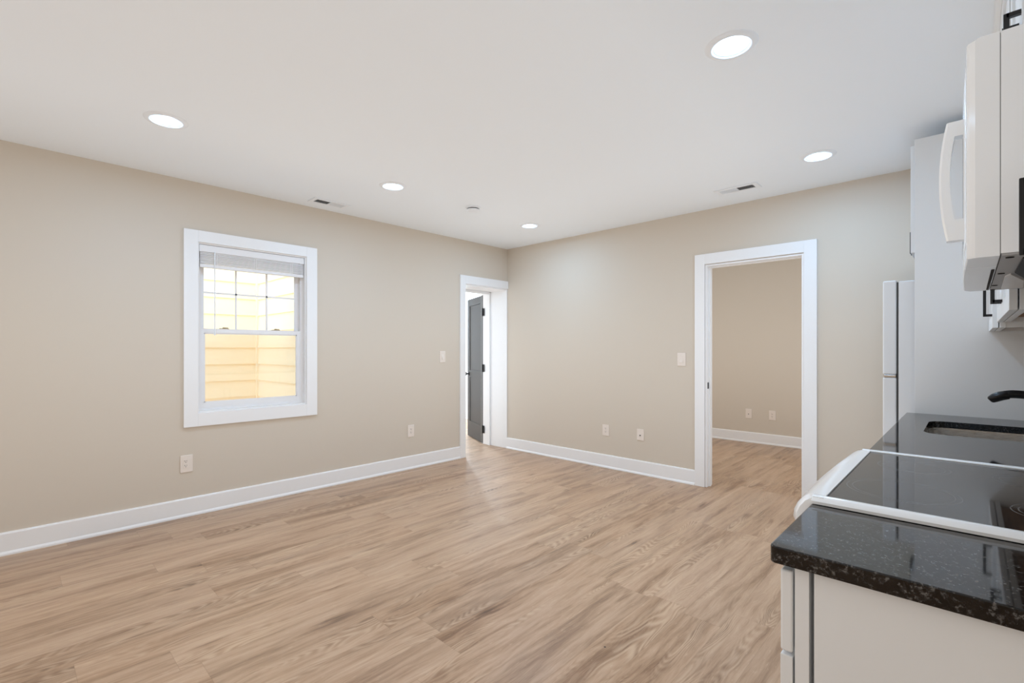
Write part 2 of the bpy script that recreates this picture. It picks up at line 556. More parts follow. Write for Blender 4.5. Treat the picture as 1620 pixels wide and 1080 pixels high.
obj('strike_plate', box_bm(((x0 + 0.0138, YB + 0.012, 0.915), (x0 + 0.0155, YB + 0.040, 0.975)), bevel=0.0005), M['black'], jamb)
bm = box_bm(((-1.886, YB + T, 0), (x0 - 0.004, YB + T + 0.018, 2.17)), ((x1 + 0.004, YB + T, 0), (-0.892, YB + T + 0.018, 2.17)), ((x0 - 0.004, YB + T, 2.074), (x1 + 0.004, YB + T + 0.018, 2.17)))
struct('trim_5', bm, M['trim'], 'white casing on the far side of the wide doorway', 'trim')

# ------------------------------------------------------------------ grey corner door
hinge = Vector((XL - 0.440, 4.474, 0.0))
LW, LT, LH = 0.70, 0.035, 2.022
door = thing('door_1', 'slate grey two panel door standing open in the corner doorway', 'door', hinge, kind='structure')
# local frame: x along the leaf from the hinge, y through its thickness, z up
bm = bmesh.new()
st, pr = 0.105, 0.009
def leaf_panel(bm, x0, x1, z0, z1):
    for ys, yp in ((0.0, pr), (-LT, -LT + pr)):
        pass
rects = [((0, LW), (0.008, 0.235)), ((0, LW), (0.88, 0.98)), ((0, LW), (LH - st, LH))]
boxes = [((x[0], -LT, z[0]), (x[1], 0, z[1])) for x, z in rects]
boxes += [((0, -LT, 0.235), (st, 0, 0.88)), ((LW - st, -LT, 0.235), (LW, 0, 0.88)), ((0, -LT, 0.98), (st, 0, LH - st)), ((LW - st, -LT, 0.98), (LW, 0, LH - st))]
boxes += [((st, -LT + pr, 0.235), (LW - st, -pr, 0.88)), ((st, -LT + pr, 0.98), (LW - st, -pr, LH - st))]
leaf = obj('door_leaf', box_bm(*boxes), M['door'], door, world_coords=False)
bm = bmesh.new()
for s in (-1, 1):
    y_ = 0.0 if s > 0 else -LT
    add_lathe(bm, [(0.0, 0), (0.031, 0.0), (0.031, 0.006), (0.012, 0.010), (0.010, 0.030), (0.026, 0.038), (0.029, 0.050), (0.024, 0.060), (0.0, 0.064)] if s < 0 else
              [(0.0, 0), (0.031, 0.0), (0.031, -0.006), (0.012, -0.010), (0.010, -0.030), (0.026, -0.038), (0.029, -0.050), (0.024, -0.060), (0.0, -0.064)],
              (LW - 0.062, y_, 0.925), 'Y', 24)
obj('door_knob', bm, M['black'], door, smooth=True, world_coords=False)
for hz in (0.20, 1.03, 1.79):
    bm = bmesh.new()
    add_cyl(bm, (-0.007, 0.007, hz), 0.0085, 0.105, 'Z', 16)
    add_box(bm, (-0.002, -0.034, hz - 0.05), (0.0005, 0.004, hz + 0.05))
    d_, n_ = Vector((-0.9135, -0.4067)), Vector((-0.4067, 0.9135))
    h0 = Vector((-0.006, 0.003))
    add_prism(bm, [tuple(h0), tuple(h0 + d_ * 0.034), tuple(h0 + d_ * 0.034 + n_ * 0.003), tuple(h0 + n_ * 0.003)], 'Z', hz - 0.05, hz + 0.05)
    obj('hinge', bm, M['black'], door, world_coords=False)
door.rotation_euler = (0, 0, math.radians(180 - 24))

# ------------------------------------------------------------------ window
win = thing('window_1', 'white double hung window with yellow siding outside', 'window', (XL, 1.453, 0.69), kind='structure')
yo0, yo1, zo0, zo1 = 0.936, 1.972, 0.684, 2.209
bm = box_bm(((XL, yo0, zo0), (XL + 0.02, y0, zo1)), ((XL, y1, zo0), (XL + 0.02, yo1, zo1)),
            ((XL, y0, zo0), (XL + 0.02, y1, z0)), ((XL, y0, z1), (XL + 0.02, y1, zo1)), bevel=0.0015)
obj('casing', bm, M['trim'], win)
bm = box_bm(((XL - 0.14, y0, z0), (XL + 0.001, y0 + 0.010, z1)), ((XL - 0.14, y1 - 0.010, z0), (XL + 0.001, y1, z1)),
            ((XL - 0.14, y0 + 0.010, z0), (XL + 0.001, y1 - 0.010, z0 + 0.012)), ((XL - 0.14, y0 + 0.010, z1 - 0.010), (XL + 0.001, y1 - 0.010, z1)))
obj('jamb', bm, M['trim'], win)
# vinyl frame tracks
xs = XL - 0.055
a0, a1, b0, b1 = y0 + 0.010, y1 - 0.010, z0 + 0.012, z1 - 0.010
bm = box_bm(((xs - 0.075, a0, b0), (xs + 0.004, a0 + 0.022, b1)), ((xs - 0.075, a1 - 0.022, b0), (xs + 0.004, a1, b1)),
            ((xs - 0.075, a0 + 0.022, b0), (xs + 0.004, a1 - 0.022, b0 + 0.020)), ((xs - 0.075, a0 + 0.022, b1 - 0.022), (xs + 0.004, a1 - 0.022, b1)))
obj('vinyl_frame', bm, M['vinyl'], win)
zm = 1.428
def sash(name, xf, th, za, zb, rail_b, rail_t, stile):
    s0, s1 = a0 + 0.0222, a1 - 0.0222
    bm = box_bm(((xf - th, s0, za), (xf, s0 + stile, zb)), ((xf - th, s1 - stile, za), (xf, s1, zb)),
                ((xf - th, s0 + stile, za), (xf, s1 - stile, za + rail_b)), ((xf - th, s0 + stile, zb - rail_t), (xf, s1 - stile, zb)))
    o = obj(name, bm, M['vinyl'], win)
    bead = 0.008
    bm = box_bm(((xf - 0.008, s0 + stile, za + rail_b), (xf - 0.004, s0 + stile + bead, zb - rail_t)),
                ((xf - 0.008, s1 - stile - bead, za + rail_b), (xf - 0.004, s1 - stile, zb - rail_t)),
                ((xf - 0.008, s0 + stile, za + rail_b), (xf - 0.004, s1 - stile, za + rail_b + bead)),
                ((xf - 0.008, s0 + stile, zb - rail_t - bead), (xf - 0.004, s1 - stile, zb - rail_t)))
    obj('glazing_bead', bm, M['vinyl'], o)
    obj('glass_pane', box_bm(((xf - th * 0.6, s0 + stile, za + rail_b), (xf - th * 0.6 + 0.004, s1 - stile, zb - rail_t))), M['glass'], o)
    return o, s0 + stile, s1 - stile
up, g0, g1 = sash('upper_sash', xs - 0.036, 0.030, zm - 0.015, b1 - 0.0222, 0.030, 0.035, 0.026)
bm = bmesh.new()
xg = xs - 0.036 - 0.0075
for k in (1, 2):
    yy = g0 + (g1 - g0) * k / 3
    add_box(bm, (xg - 0.006, yy - 0.007, zm), (xg, yy + 0.007, b1 - 0.050))
zz = zm + (b1 - 0.055 - zm) * 0.50
add_box(bm, (xg - 0.006, g0, zz - 0.007), (xg, g1, zz + 0.007))
obj('grille', bm, M['vinyl'], up)
lo_s, h0, h1 = sash('lower_sash', xs, 0.032, b0 + 0.0202, zm + 0.020, 0.040, 0.034, 0.026)
for yy in (1.235, 1.640):
    bm = bmesh.new()
    add_box(bm, (xs - 0.030, yy - 0.034, zm + 0.020), (xs - 0.004, yy + 0.034, zm + 0.026), 0.002)
    add_cyl(bm, (xs - 0.017, yy, zm + 0.030), 0.011, 0.010, 'Z', 20)
    add_box(bm, (xs - 0.022, yy - 0.004, zm + 0.027), (xs - 0.010, yy + 0.030, zm + 0.034), 0.002)
    obj('sash_lock', bm, M['bronze'], win)
obj('insect_screen', box_bm(((xs - 0.071, a0 + 0.022, b0 + 0.02), (xs - 0.0705, a1 - 0.022, zm))), M['screen'], win)

# raised mini blind inside the window head
bl = thing('window_blind', 'white mini blind pulled up to the top of the window', 'blind', (XL - 0.022, 1.453, 1.93))
c0, c1 = a0 + 0.004, a1 - 0.004
xb = XL - 0.024
obj('valance', box_bm(((xb + 0.010, c0, 2.052), (xb + 0.016, c1, 2.106)), bevel=0.002), M['slat'], bl)
obj('headrail', box_bm(((xb - 0.025, c0 + 0.004, 2.062), (xb + 0.009, c1 - 0.004, 2.1095)), bevel=0.001), M['slat'], bl)
bm = bmesh.new()
random.seed(4)
for k in range(8):
    zc = 1.962 + k * 0.0112
    t = random.uniform(-0.05, 0.05) + 0.05
    pts = [(xb - 0.013, zc - 0.013 * t), (xb, zc + 0.0022), (xb + 0.013, zc + 0.013 * t), (xb + 0.013, zc + 0.013 * t + 0.0066), (xb, zc + 0.0082), (xb - 0.013, zc - 0.013 * t + 0.0066)]
    add_prism(bm, pts, 'Y', c0 + 0.006, c1 - 0.006)
obj('slat_stack', bm, M['slat'], bl)
obj('bottom_rail', box_bm(((xb - 0.014, c0 + 0.005, 1.930), (xb + 0.014, c1 - 0.005, 1.957)), bevel=0.003), M['slat'], bl)
for yy in (1.16, 1.453, 1.75):
    bm = bmesh.new()
    add_box(bm, (xb + 0.0135, yy - 0.010, 1.930), (xb + 0.0148, yy - 0.006, 2.058))
    add_box(bm, (xb + 0.0135, yy + 0.006, 1.930), (xb + 0.0148, yy + 0.010, 2.058))
    obj('ladder_cord', bm, M['slat'], bl)
bm = bmesh.new()
add_cyl(bm, (xb + 0.021, 1.150, 1.735), 0.0042, 0.65, 'Z', 8)
add_cyl(bm, (xb + 0.021, 1.150, 1.415), 0.0062, 0.04, 'Z', 10)
obj('tilt_wand', bm, M['plastic'], bl)

# ------------------------------------------------------------------ outdoors: lap siding light well
def siding(name, start, along, length, normal, zlo, zhi, label, ex=0.178):
    bm = bmesh.new()
    s, a, nn = Vector((*start, 0)), Vector((*along, 0)), Vector((*normal, 0))
    z = zlo
    while z < zhi:
        prof = [(0.0, z), (0.024, z), (0.024, z + 0.002), (0.010, z + ex + 0.004), (0.0, z + ex + 0.004)]
        A = [bm.verts.new(s + nn * d + Vector((0, 0, h))) for d, h in prof]
        B = [bm.verts.new(s + a * length + nn * d + Vector((0, 0, h))) for d, h in prof]
        bm.faces.new(A)
        bm.faces.new(B[::-1])
        for i in range(5):
            bm.faces.new((A[i], A[(i + 1) % 5], B[(i + 1) % 5], B[i]))
        z += ex
    o = struct(name, bm, M['siding'], label, 'wall')
    return o
siding('siding_wall', (-5.80, -3.0), (0, 1), 4.963, (1, 0), -0.30, 4.2, 'cream lap siding facing the window')
siding('siding_wall', (-5.80, 1.963), (1, 0), 1.25, (0, -1), -0.30, 4.2, 'cream lap siding wall meeting the window wall')
struct('corner_board', box_bm(((-5.80, 1.925, -0.3), (-5.755, 1.963, 4.2))), M['siding'], 'narrow cream corner strip between siding walls', 'trim')
struct('ground', box_bm(((-5.80, -3.0, -0.35), (XL - 0.14, 2.1, -0.30))), M['soil'], 'pale ground outside the window', 'ground')

# ------------------------------------------------------------------ ceiling fixtures
def recessed_light(x, y, label):
    t = thing('recessed_light', label, 'ceiling light', (x, y, H), 'recessed lights in the ceiling')
    bm = bmesh.new()
    add_lathe(bm, [(0.0700, -0.004), (0.074, -0.0080), (0.082, -0.0095), (0.092, -0.008), (0.102, -0.004), (0.106, 0.0)], (x, y, H), 'Z', 48)
    obj('trim_ring', bm, M['plastic'], t, smooth=True)
    bm = bmesh.new()
    add_lathe(bm, [(0.0, -0.0052), (0.055, -0.0052), (0.066, -0.0047), (0.0705, -0.004)], (x, y, H), 'Z', 48)
    obj('lens', bm, M['lens'], t, smooth=True)
    return t
lamps = [(-3.31, 0.628, 'lit round ceiling light nearest the window, over the near floor'),
         (-3.33, 2.125, 'lit round ceiling light between the window-side vent and smoke detector'),
         (-3.35, 3.790, 'lit round ceiling light closest to the corner doorway'),
         (-0.743, 2.145, 'largest lit round ceiling light, out from the microwave'),
         (-0.742, 3.765, 'lit round ceiling light beside the vent, near the refrigerator')]
for x, y, lb in lamps:
    recessed_light(x, y, lb)

def register(loc, rotz, label):
    """two way ceiling register, long side along local x; the louvres lean opposite ways in the two halves"""
    t = thing('ceiling_vent', label, 'vent', loc, 'ceiling vents', rotz)
    L2, W2 = 0.165, 0.075
    l2, w2 = 0.127, 0.042
    bm = box_bm(((-L2, -W2, -0.006), (-l2, W2, 0)), ((l2, -W2, -0.006), (L2, W2, 0)), ((-l2, -W2, -0.006), (l2, -w2, 0)), ((-l2, w2, -0.006), (l2, W2, 0)),
                ((-0.004, -w2, -0.006), (0.004, w2, 0)), bevel=0.0025)
    obj('frame', bm, M['plastic'], t, world_coords=False)
    obj('duct_throat', box_bm(((-l2, -w2, -0.0008), (l2, w2, -0.0003))), M['dark'], t, world_coords=False)
    for s in (-1, 1):
        bm = bmesh.new()
        for k in range(9):
            c = s * (0.011 + k * 0.0136)
            dx = 0.0030 * s
            add_prism(bm, [(c - dx - 0.0007, -0.0012), (c - dx + 0.0007, -0.0012), (c + dx + 0.0007, -0.0068), (c + dx - 0.0007, -0.0068)], 'Y', -w2, w2)
        obj('louvre_bank', bm, M['plastic'], t, world_coords=False)
    return t
register((-4.130, 1.985, H), math.pi / 2, 'white ceiling vent close above the window wall')
register((-1.370, 4.090, H), 0.0, 'white ceiling vent in front of the wide doorway')

sd = thing('smoke_detector', 'round white smoke detector on the ceiling between two lights', 'smoke detector', (-3.305, 2.955, H))
bm = bmesh.new()
add_lathe(bm, [(0.0, -0.012), (0.062, -0.012), (0.066, -0.009), (0.068, 0.0)], (-3.305, 2.955, H), 'Z', 40)
obj('base', bm, M['plastic'], sd, smooth=True)
bm = bmesh.new()
add_lathe(bm, [(0.048, -0.012), (0.048, -0.021)], (-3.305, 2.955, H), 'Z', 40)
obj('vent_slot', bm, M['dark'], sd, smooth=True)
bm = bmesh.new()
add_lathe(bm, [(0.057, -0.020), (0.057, -0.026), (0.050, -0.034), (0.030, -0.038), (0.0, -0.039)], (-3.305, 2.955, H), 'Z', 40)
add_lathe(bm, [(0.0, -0.020), (0.057, -0.020)], (-3.305, 2.955, H), 'Z', 40)
obj('cover', bm, M['plastic'], sd, smooth=True)

# ------------------------------------------------------------------ wall plates (local x to the viewer's right, y into the wall)
def plate(name, loc, rotz, w, h, label, cat, group, kind):
    t = thing(name, label, cat, loc, group, rotz)
    obj('cover_plate', box_bm(((-w / 2, -0.0065, -h / 2), (w / 2, 0, h / 2)), bevel=0.003), M['plate'], t, world_coords=False)
    if kind in ('outlet', 'offset_outlet'):
        ox = -0.006 if kind == 'offset_outlet' else 0.0
        bm = box_bm(((ox - 0.0175, -0.0085, -0.034), (ox + 0.0175, -0.0060, 0.034)), bevel=0.001)
        obj('receptacle', bm, M['plate'], t, world_coords=False)
        bm = bmesh.new()
        for zz in (0.019, -0.015):
            add_box(bm, (ox - 0.0080, -0.0088, zz - 0.001), (ox - 0.0052, -0.0080, zz + 0.008))
            add_box(bm, (ox + 0.0052, -0.0088, zz), (ox + 0.0075, -0.0080, zz + 0.007))
            add_cyl(bm, (ox, -0.0084, zz - 0.007), 0.0028, 0.0009, 'Y', 12)
        obj('socket_slot', bm, M['slot'], t, world_coords=False)
    elif kind == 'jack':
        bm = bmesh.new()
        add_cyl(bm, (0, -0.009, -0.006), 0.0055, 0.008, 'Y', 16)
        obj('coax_jack', bm, M['slot'], t, world_coords=False)
    elif kind == 'rocker':
        obj('insert', box_bm(((-0.0175, -0.0080, -0.034), (0.0175, -0.0060, 0.034)), bevel=0.001), M['plate'], t, world_coords=False)
        bm = bmesh.new()
        add_prism(bm, [(-0.0075, 0.030), (-0.0075, -0.030), (-0.0125, -0.030), (-0.0085, 0.0)], 'X', -0.0155, 0.0155)
        obj('rocker', bm, M['plate'], t, world_coords=False)
    elif kind == 'toggle':
        bm = bmesh.new()
        add_prism(bm, [(-0.006, 0.028), (-0.006, -0.030), (-0.019, -0.030), (-0.014, -0.010)], 'X', -0.012, 0.014)
        obj('rocker', bm, M['plate'], t, world_coords=False)
    return t
Q = math.pi / 2
plate('wall_outlet', (XL, 0.957, 0.405), Q, 0.083, 0.132, 'ivory outlet plate low under the window', 'outlet', 'wall plates', 'offset_outlet')
plate('wall_outlet', (XL, 3.005, 0.406), Q, 0.080, 0.130, 'ivory outlet plate between window and corner doorway', 'outlet', 'wall plates', 'outlet')
plate('light_switch', (XL, 3.433, 1.200), Q, 0.080, 0.130, 'ivory light switch beside the corner doorway', 'light switch', 'wall plates', 'toggle')
plate('light_switch', (-2.020, YB, 1.187), 0, 0.084, 0.128, 'ivory light switch beside the wide doorway', 'light switch', 'wall plates', 'rocker')
plate('wall_outlet', (-2.871, YB, 0.406), 0, 0.082, 0.120, 'ivory outlet plate nearer the corner on the doorway wall', 'outlet', 'wall plates', 'outlet')
plate('cable_plate', (-2.457, YB, 0.406), 0, 0.080, 0.118, 'ivory plate with one dark cable jack on the doorway wall', 'cable plate', 'wall plates', 'jack')
plate('cable_plate', (-2.226, 7.1, 0.396), 0, 0.080, 0.130, 'outlet with dark centre on the far room wall', 'cable plate', 'wall plates', 'jack')
plate('wall_outlet', (-1.927, 7.1, 0.397), 0, 0.083, 0.128, 'outlet nearer the doorway edge on the far room wall', 'outlet', 'wall plates', 'outlet')

# ------------------------------------------------------------------ kitchen
def pull(bm, xface, y, za, zb, out=0.030, s=0.0105):
    """vertical square bar pull standing out towards -X"""
    add_box(bm, (xface - out, y - s / 2, za), (xface - out + s, y + s / 2, zb), 0.0008, 1)
    add_box(bm, (xface - out + s * 0.5, y - s / 2, za), (xface, y + s / 2, za + s))
    add_box(bm, (xface - out + s * 0.5, y - s / 2, zb - s), (xface, y + s / 2, zb))

def hpull(bm, xface, ya, yb, z, out=0.030, s=0.0105):
    add_box(bm, (xface - out, ya, z - s / 2), (xface - out + s, yb, z + s / 2), 0.0008, 1)
    for yy in (ya, yb - s):
        add_box(bm, (xface - out + s * 0.5, yy, z - s / 2), (xface, yy + s, z + s / 2))

def shaker(name, parent, xf, th, ya, yb, za, zb, rail=0.058, deep=0.007):
    """door or drawer front facing -X: rails and stiles round a sunk panel, one mesh"""
    bm = box_bm(((xf, ya, za), (xf + th, ya + rail, zb)), ((xf, yb - rail, za), (xf + th, yb, zb)),
                ((xf, ya + rail, za), (xf + th, yb - rail, za + rail)), ((xf, ya + rail, zb - rail), (xf + th, yb - rail, zb)), bevel=0.0012)
    add_box(bm, (xf + deep, ya + rail - 0.002, za + rail - 0.002), (xf + th - 0.002, yb - rail + 0.002, zb - rail + 0.002))
    return obj(name, bm, M['cabinet'], parent)

def wall_cabinet(label, ya, yb, za, zb, xf, doors, th=0.0185, gap=0.0035, group='white wall cabinets', pull_z=None):
    """xf = front face of the doors. doors = [(y0, y1, pull_y)]"""
    t = thing('wall_cabinet', label, 'cabinet', (XR, (ya + yb) / 2, za), group)
    xb = xf + th + gap
    ya, yb = ya + 0.0008, yb - 0.0008
    obj('face_frame', box_bm(((xb, ya, za), (xb + 0.019, ya + 0.040, zb)), ((xb, yb - 0.040, za), (xb + 0.019, yb, zb)),
                             ((xb, ya + 0.040, za), (xb + 0.019, yb - 0.040, za + 0.040)), ((xb, ya + 0.040, zb - 0.040), (xb + 0.019, yb - 0.040, zb)), bevel=0.0006), M['cabinet'], t)
    obj('body', box_bm(((xb + 0.019, ya + 0.002, za), (XR - 0.001, ya + 0.018, zb)), ((xb + 0.019, yb - 0.018, za), (XR - 0.001, yb - 0.002, zb)),
                       ((xb + 0.019, ya + 0.018, zb - 0.016), (XR - 0.001, yb - 0.018, zb)), ((XR - 0.012, ya + 0.018, za), (XR - 0.001, yb - 0.018, zb - 0.016))), M['cabinet'], t)
    obj('bottom_panel', box_bm(((xb + 0.019, ya + 0.018, za + 0.020), (XR - 0.012, yb - 0.018, za + 0.034))), M['rawwood'], t)
    for (d0, d1, py) in doors:
        d = shaker('door', t, xf, th, d0, d1, za, zb)
        bm = bmesh.new()
        pz = za + 0.053 if pull_z is None else pull_z
        pull(bm, xf, py, pz, pz + 0.139)
        obj('handle', bm, M['black'], d)
    return t

RY0, RY1 = 1.329, 2.085      # range bay
ZT = 2.549
wall_cabinet('white wall cabinet nearest the viewpoint with black pull beside the microwave', 0.985, RY0, 1.398, ZT, 0.094, [(0.990, RY0 - 0.003, 1.268)])
wall_cabinet('short white wall cabinet above the microwave', RY0, RY1, 1.900, ZT, 0.088, [(RY0 + 0.003, 1.7055, 1.672), (1.7085, RY1 - 0.003, 1.742)])
wall_cabinet('white two door wall cabinet just past the microwave', RY1, 3.000, 1.400, ZT, 0.0845, [(RY1 + 0.004, 2.541, 2.508), (2.544, 2.997, 2.577)])
wall_cabinet('white wall cabinet over the sink against the tall end panel', 3.000, 3.628, 1.377, ZT, 0.0715, [(3.035, 3.625, 3.07)])
# thin crown strip closing the cabinets to the ceiling
bm = bmesh.new()
add_prism(bm, [(0.083, 2.5495), (0.070, 2.562), (0.066, H - 0.0005), (0.35, H - 0.0005), (0.35, 2.5495)], 'Y', 0.985, 3.627)
struct('trim_6', bm, M['cabinet'], 'white crown strip on top of the wall cabinets', 'trim')

pn = tag(obj('end_panel', box_bm(((-0.234, 3.630, 0.0), (XR - 0.001, 3.650, 2.496)), bevel=0.0012), M['cabinet']),
         'tall white end panel between counter and refrigerator', 'panel')

t = thing('wall_cabinet', 'white cabinet mounted above the refrigerator behind the tall panel', 'cabinet', (XR, 4.07, 1.847), 'white wall cabinets')
obj('face_frame', box_bm(((-0.229, 3.652, 1.850), (-0.210, 3.692, 2.49)), ((-0.229, 4.450, 1.850), (-0.210, 4.49, 2.49)),
                         ((-0.229, 3.692, 1.850), (-0.210, 4.45, 1.89)), ((-0.229, 3.692, 2.45), (-0.210, 4.45, 2.49))), M['cabinet'], t)
obj('body', box_bm(((-0.210, 3.653, 1.850), (XR - 0.001, 4.489, 2.489))), M['cabinet'], t)
for d0, d1, py in ((3.656, 4.068, 4.035), (4.071, 4.486, 4.104)):
    d = shaker('door', t, -0.2535, 0.019, d0, d1, 1.847, 2.470)
    bm = bmesh.new()
    pull(bm, -0.2535, py, 1.900, 2.039)
    obj('handle', bm, M['black'], d)

# ---- refrigerator
fr = thing('refrigerator', 'white top freezer refrigerator beyond the tall end panel', 'refrigerator', (0.0, 4.04, 0.0))
fy0, fy1 = 3.684, 4.405
obj('body', box_bm(((-0.312, fy0, 0.03), (0.345, fy1, 1.690)), bevel=0.006), M['fridge'], fr)
obj('gasket', box_bm(((-0.3215, fy0 + 0.010, 0.075), (-0.3115, fy1 - 0.01, 1.685))), M['gasket'], fr)
fd = obj('freezer_door', box_bm(((-0.387, fy0, 1.130), (-0.3215, fy1, 1.697)), bevel=0.008, seg=3), M['fridge'], fr)
dd = obj('fridge_door', box_bm(((-0.387, fy0, 0.075), (-0.3215, fy1, 1.112)), bevel=0.008, seg=3), M['fridge'], fr)
obj('door_cap', box_bm(((-0.382, fy0 + 0.001, 1.1125), (-0.3225, fy1 - 0.002, 1.1295)), bevel=0.003), M['chrome'], fr)
obj('toe_grille', box_bm(((-0.335, fy0 + 0.01, 0.0), (-0.28, fy1 - 0.01, 0.07))), M['gasket'], fr)
for dr, za, zb in ((fd, 1.16, 1.52), (dd, 0.62, 1.08)):
    bm = bmesh.new()
    add_box(bm, (-0.425, fy1 - 0.075, za), (-0.405, fy1 - 0.045, zb), 0.006, 3)
    add_box(bm, (-0.41, fy1 - 0.072, za), (-0.386, fy1 - 0.048, za + 0.03), 0.004)
    add_box(bm, (-0.41, fy1 - 0.072, zb - 0.03), (-0.386, fy1 - 0.048, zb), 0.004)
    obj('handle', bm, M['fridge'], dr)

# ---- base cabinets
def base_cabinet(label, ya, yb, fronts, finished=False):
    t = thing('base_cabinet', label, 'cabinet', (0.1, (ya + yb) / 2, 0.0), 'white base cabinets')
    xf, th = -0.2595, 0.0205
    xb = xf + th + 0.0035
    y_a, y_b = ya + 0.0006, yb - 0.0006
    obj('face_frame', box_bm(((xb, y_a, 0.10), (xb + 0.023, y_a + 0.040, 0.8815)), ((xb, y_b - 0.040, 0.10), (xb + 0.023, y_b, 0.8815)),
                             ((xb, y_a + 0.04, 0.10), (xb + 0.023, y_b - 0.04, 0.14)), ((xb, y_a + 0.04, 0.845), (xb + 0.023, y_b - 0.04, 0.8815)), bevel=0.0006), M['cabinet'], t)
    in0 = y_a + (0.030 if finished else 0.0)
    obj('body', box_bm(((xb + 0.0235, in0, 0.10), (XR - 0.001, in0 + 0.016, 0.8815)), ((xb + 0.0235, y_b - 0.016, 0.10), (XR - 0.001, y_b, 0.8815)),
                       ((xb + 0.0235, in0 + 0.016, 0.10), (XR - 0.001, y_b - 0.016, 0.116)), ((XR - 0.012, in0 + 0.016, 0.116), (XR - 0.001, y_b - 0.016, 0.8815))), M['cabinet'], t)
    if finished:
        obj('end_skin', box_bm(((xb + 0.031, y_a, 0.0), (XR - 0.001, y_a + 0.0135, 0.8815)), bevel=0.0006), M['cabinet'], t)
    obj('toe_kick', box_bm(((xb + 0.075, y_a + 0.006, 0.0), (xb + 0.090, y_b, 0.0995))), M['cabinet'], t)
    for name, d0, d1, za, zb, hp in fronts:
        if name == 'drawer':
            d = obj('drawer', box_bm(((xf, d0, za), (xf + th, d1, zb)), bevel=0.004, seg=3), M['cabinet'], t)
            if hp is None:
                continue
            bm = bmesh.new()
            hpull(bm, xf, hp - 0.07, hp + 0.07, (za + zb) / 2)
        else:
            d = shaker('door', t, xf, th, d0, d1, za, zb)
            bm = bmesh.new()
            pull(bm, xf, hp, zb - 0.19, zb - 0.05)
        obj('handle', bm, M['black'], d)
    return t
base_cabinet('narrow white base cabinet at the near end of the counter', 1.006, 1.322,
             [('drawer', 1.006, 1.319, 0.716, 0.868, None), ('door', 1.006, 1.319, 0.118, 0.709, 1.28)], True)
base_cabinet('white base cabinet past the range under the counter', 2.092, 2.77,
             [('drawer', 2.096, 2.429, 0.716, 0.868, 2.26), ('drawer', 2.433, 2.766, 0.716, 0.868, 2.60), ('door', 2.096, 2.429, 0.118, 0.709, 2.39), ('door', 2.433, 2.766, 0.118, 0.709, 2.47)])
base_cabinet('white sink base cabinet beside the tall end panel', 2.77, 3.628,
             [('door', 2.774, 3.197, 0.118, 0.868, 3.16), ('door', 3.201, 3.624, 0.118, 0.868, 3.24)])

# ---- granite worktops
def rounded_rect(xa, xb, ya, yb, r, n=8):
    """counter-clockwise outline; r = radius or one per corner (xb,yb) (xa,yb) (xa,ya) (xb,ya)"""
    rs = r if isinstance(r, (list, tuple)) else [r] * 4
    out = []
    for (cx, cy, a, rr) in ((xb, yb, 0, rs[0]), (xa, yb, 90, rs[1]), (xa, ya, 180, rs[2]), (xb, ya, 270, rs[3])):
        sx, sy = (1 if a in (0, 270) else -1), (1 if a in (0, 90) else -1)
        c = (cx - sx * rr, cy - sy * rr)
        if rr <= 0:
            out.append((cx, cy))
            continue
        for k in range(n + 1):
            th = math.radians(a + 90 * k / n)
            out.append((c[0] + rr * math.cos(th), c[1] + rr * math.sin(th)))
    return out

def ring_slab(bm, outer, inner, za, zb, e=0.0025):
    """slab with a rounded-over rim; inner (same count) is a hole, or None"""
    def offs(pts, d):
        res = []
        n = len(pts)
        for i in range(n):
            p, q, s = Vector(pts[i - 1]), Vector(pts[i]), Vector(pts[(i + 1) % n])
            t = (s - p).normalized()
            res.append(tuple(q + Vector((-t.y, t.x)) * d))
        return res
    o1 = offs(outer, e)
    o2 = offs(outer, e * 0.3)
    L = [[bm.verts.new((*p, z)) for p in pts] for pts, z in ((o1, za), (o2, za + e * 0.3), (outer, za + e), (outer, zb - e), (o2, zb - e * 0.3), (o1, zb))]
    n = len(outer)
    for A, B in zip(L, L[1:]):
        for i in range(n):
            bm.faces.new((A[i], A[(i + 1) % n], B[(i + 1) % n], B[i]))
    if inner is None:
        bm.faces.new(L[0][::-1])
        bm.faces.new(L[-1])
    else:
        ia = [bm.verts.new((*p, za)) for p in inner]
        ib = [bm.verts.new((*p, zb)) for p in inner]
        for i in range(n):
            j = (i + 1) % n
            bm.faces.new((L[-1][i], L[-1][j], ib[j], ib[i]))
            bm.faces.new((L[0][j], L[0][i], ia[i], ia[j]))
            bm.faces.new((ib[i], ib[j], ia[j], ia[i]))

bm = bmesh.new()
ring_slab(bm, rounded_rect(-0.274, XR - 0.001, 0.988, 1.326, [0.004, 0.004, 0.012, 0.002]), None, 0.882, 0.914)
tag(obj('countertop', bm, M['granite']), 'short speckled black granite countertop at the near end', 'countertop', 'black granite countertops')

def resample(pts, n):
    pts = [Vector(p) for p in pts]
    seg = [(pts[(i + 1) % len(pts)] - pts[i]).length for i in range(len(pts))]
    tot = sum(seg)
    out, i, acc = [], 0, 0.0
    for k in range(n):
        d = tot * k / n
        while acc + seg[i] < d:
            acc += seg[i]
            i += 1
        out.append(tuple(pts[i].lerp(pts[(i + 1) % len(pts)], (d - acc) / max(seg[i], 1e-9))))
    return out
SX0, SX1, SY0, SY1 = -0.153, 0.250, 2.777, 3.300
inner = rounded_rect(SX0, SX1, SY0, SY1, 0.075, 8)
outer = rounded_rect(-0.270, XR - 0.001, 2.089, 3.628, 0.004, 8)
bm = bmesh.new()
ring_slab(bm, outer, inner, 0.882, 0.914)
tag(obj('countertop', bm, M['granite']), 'long black granite countertop with the sink cut into it', 'countertop', 'black granite countertops')

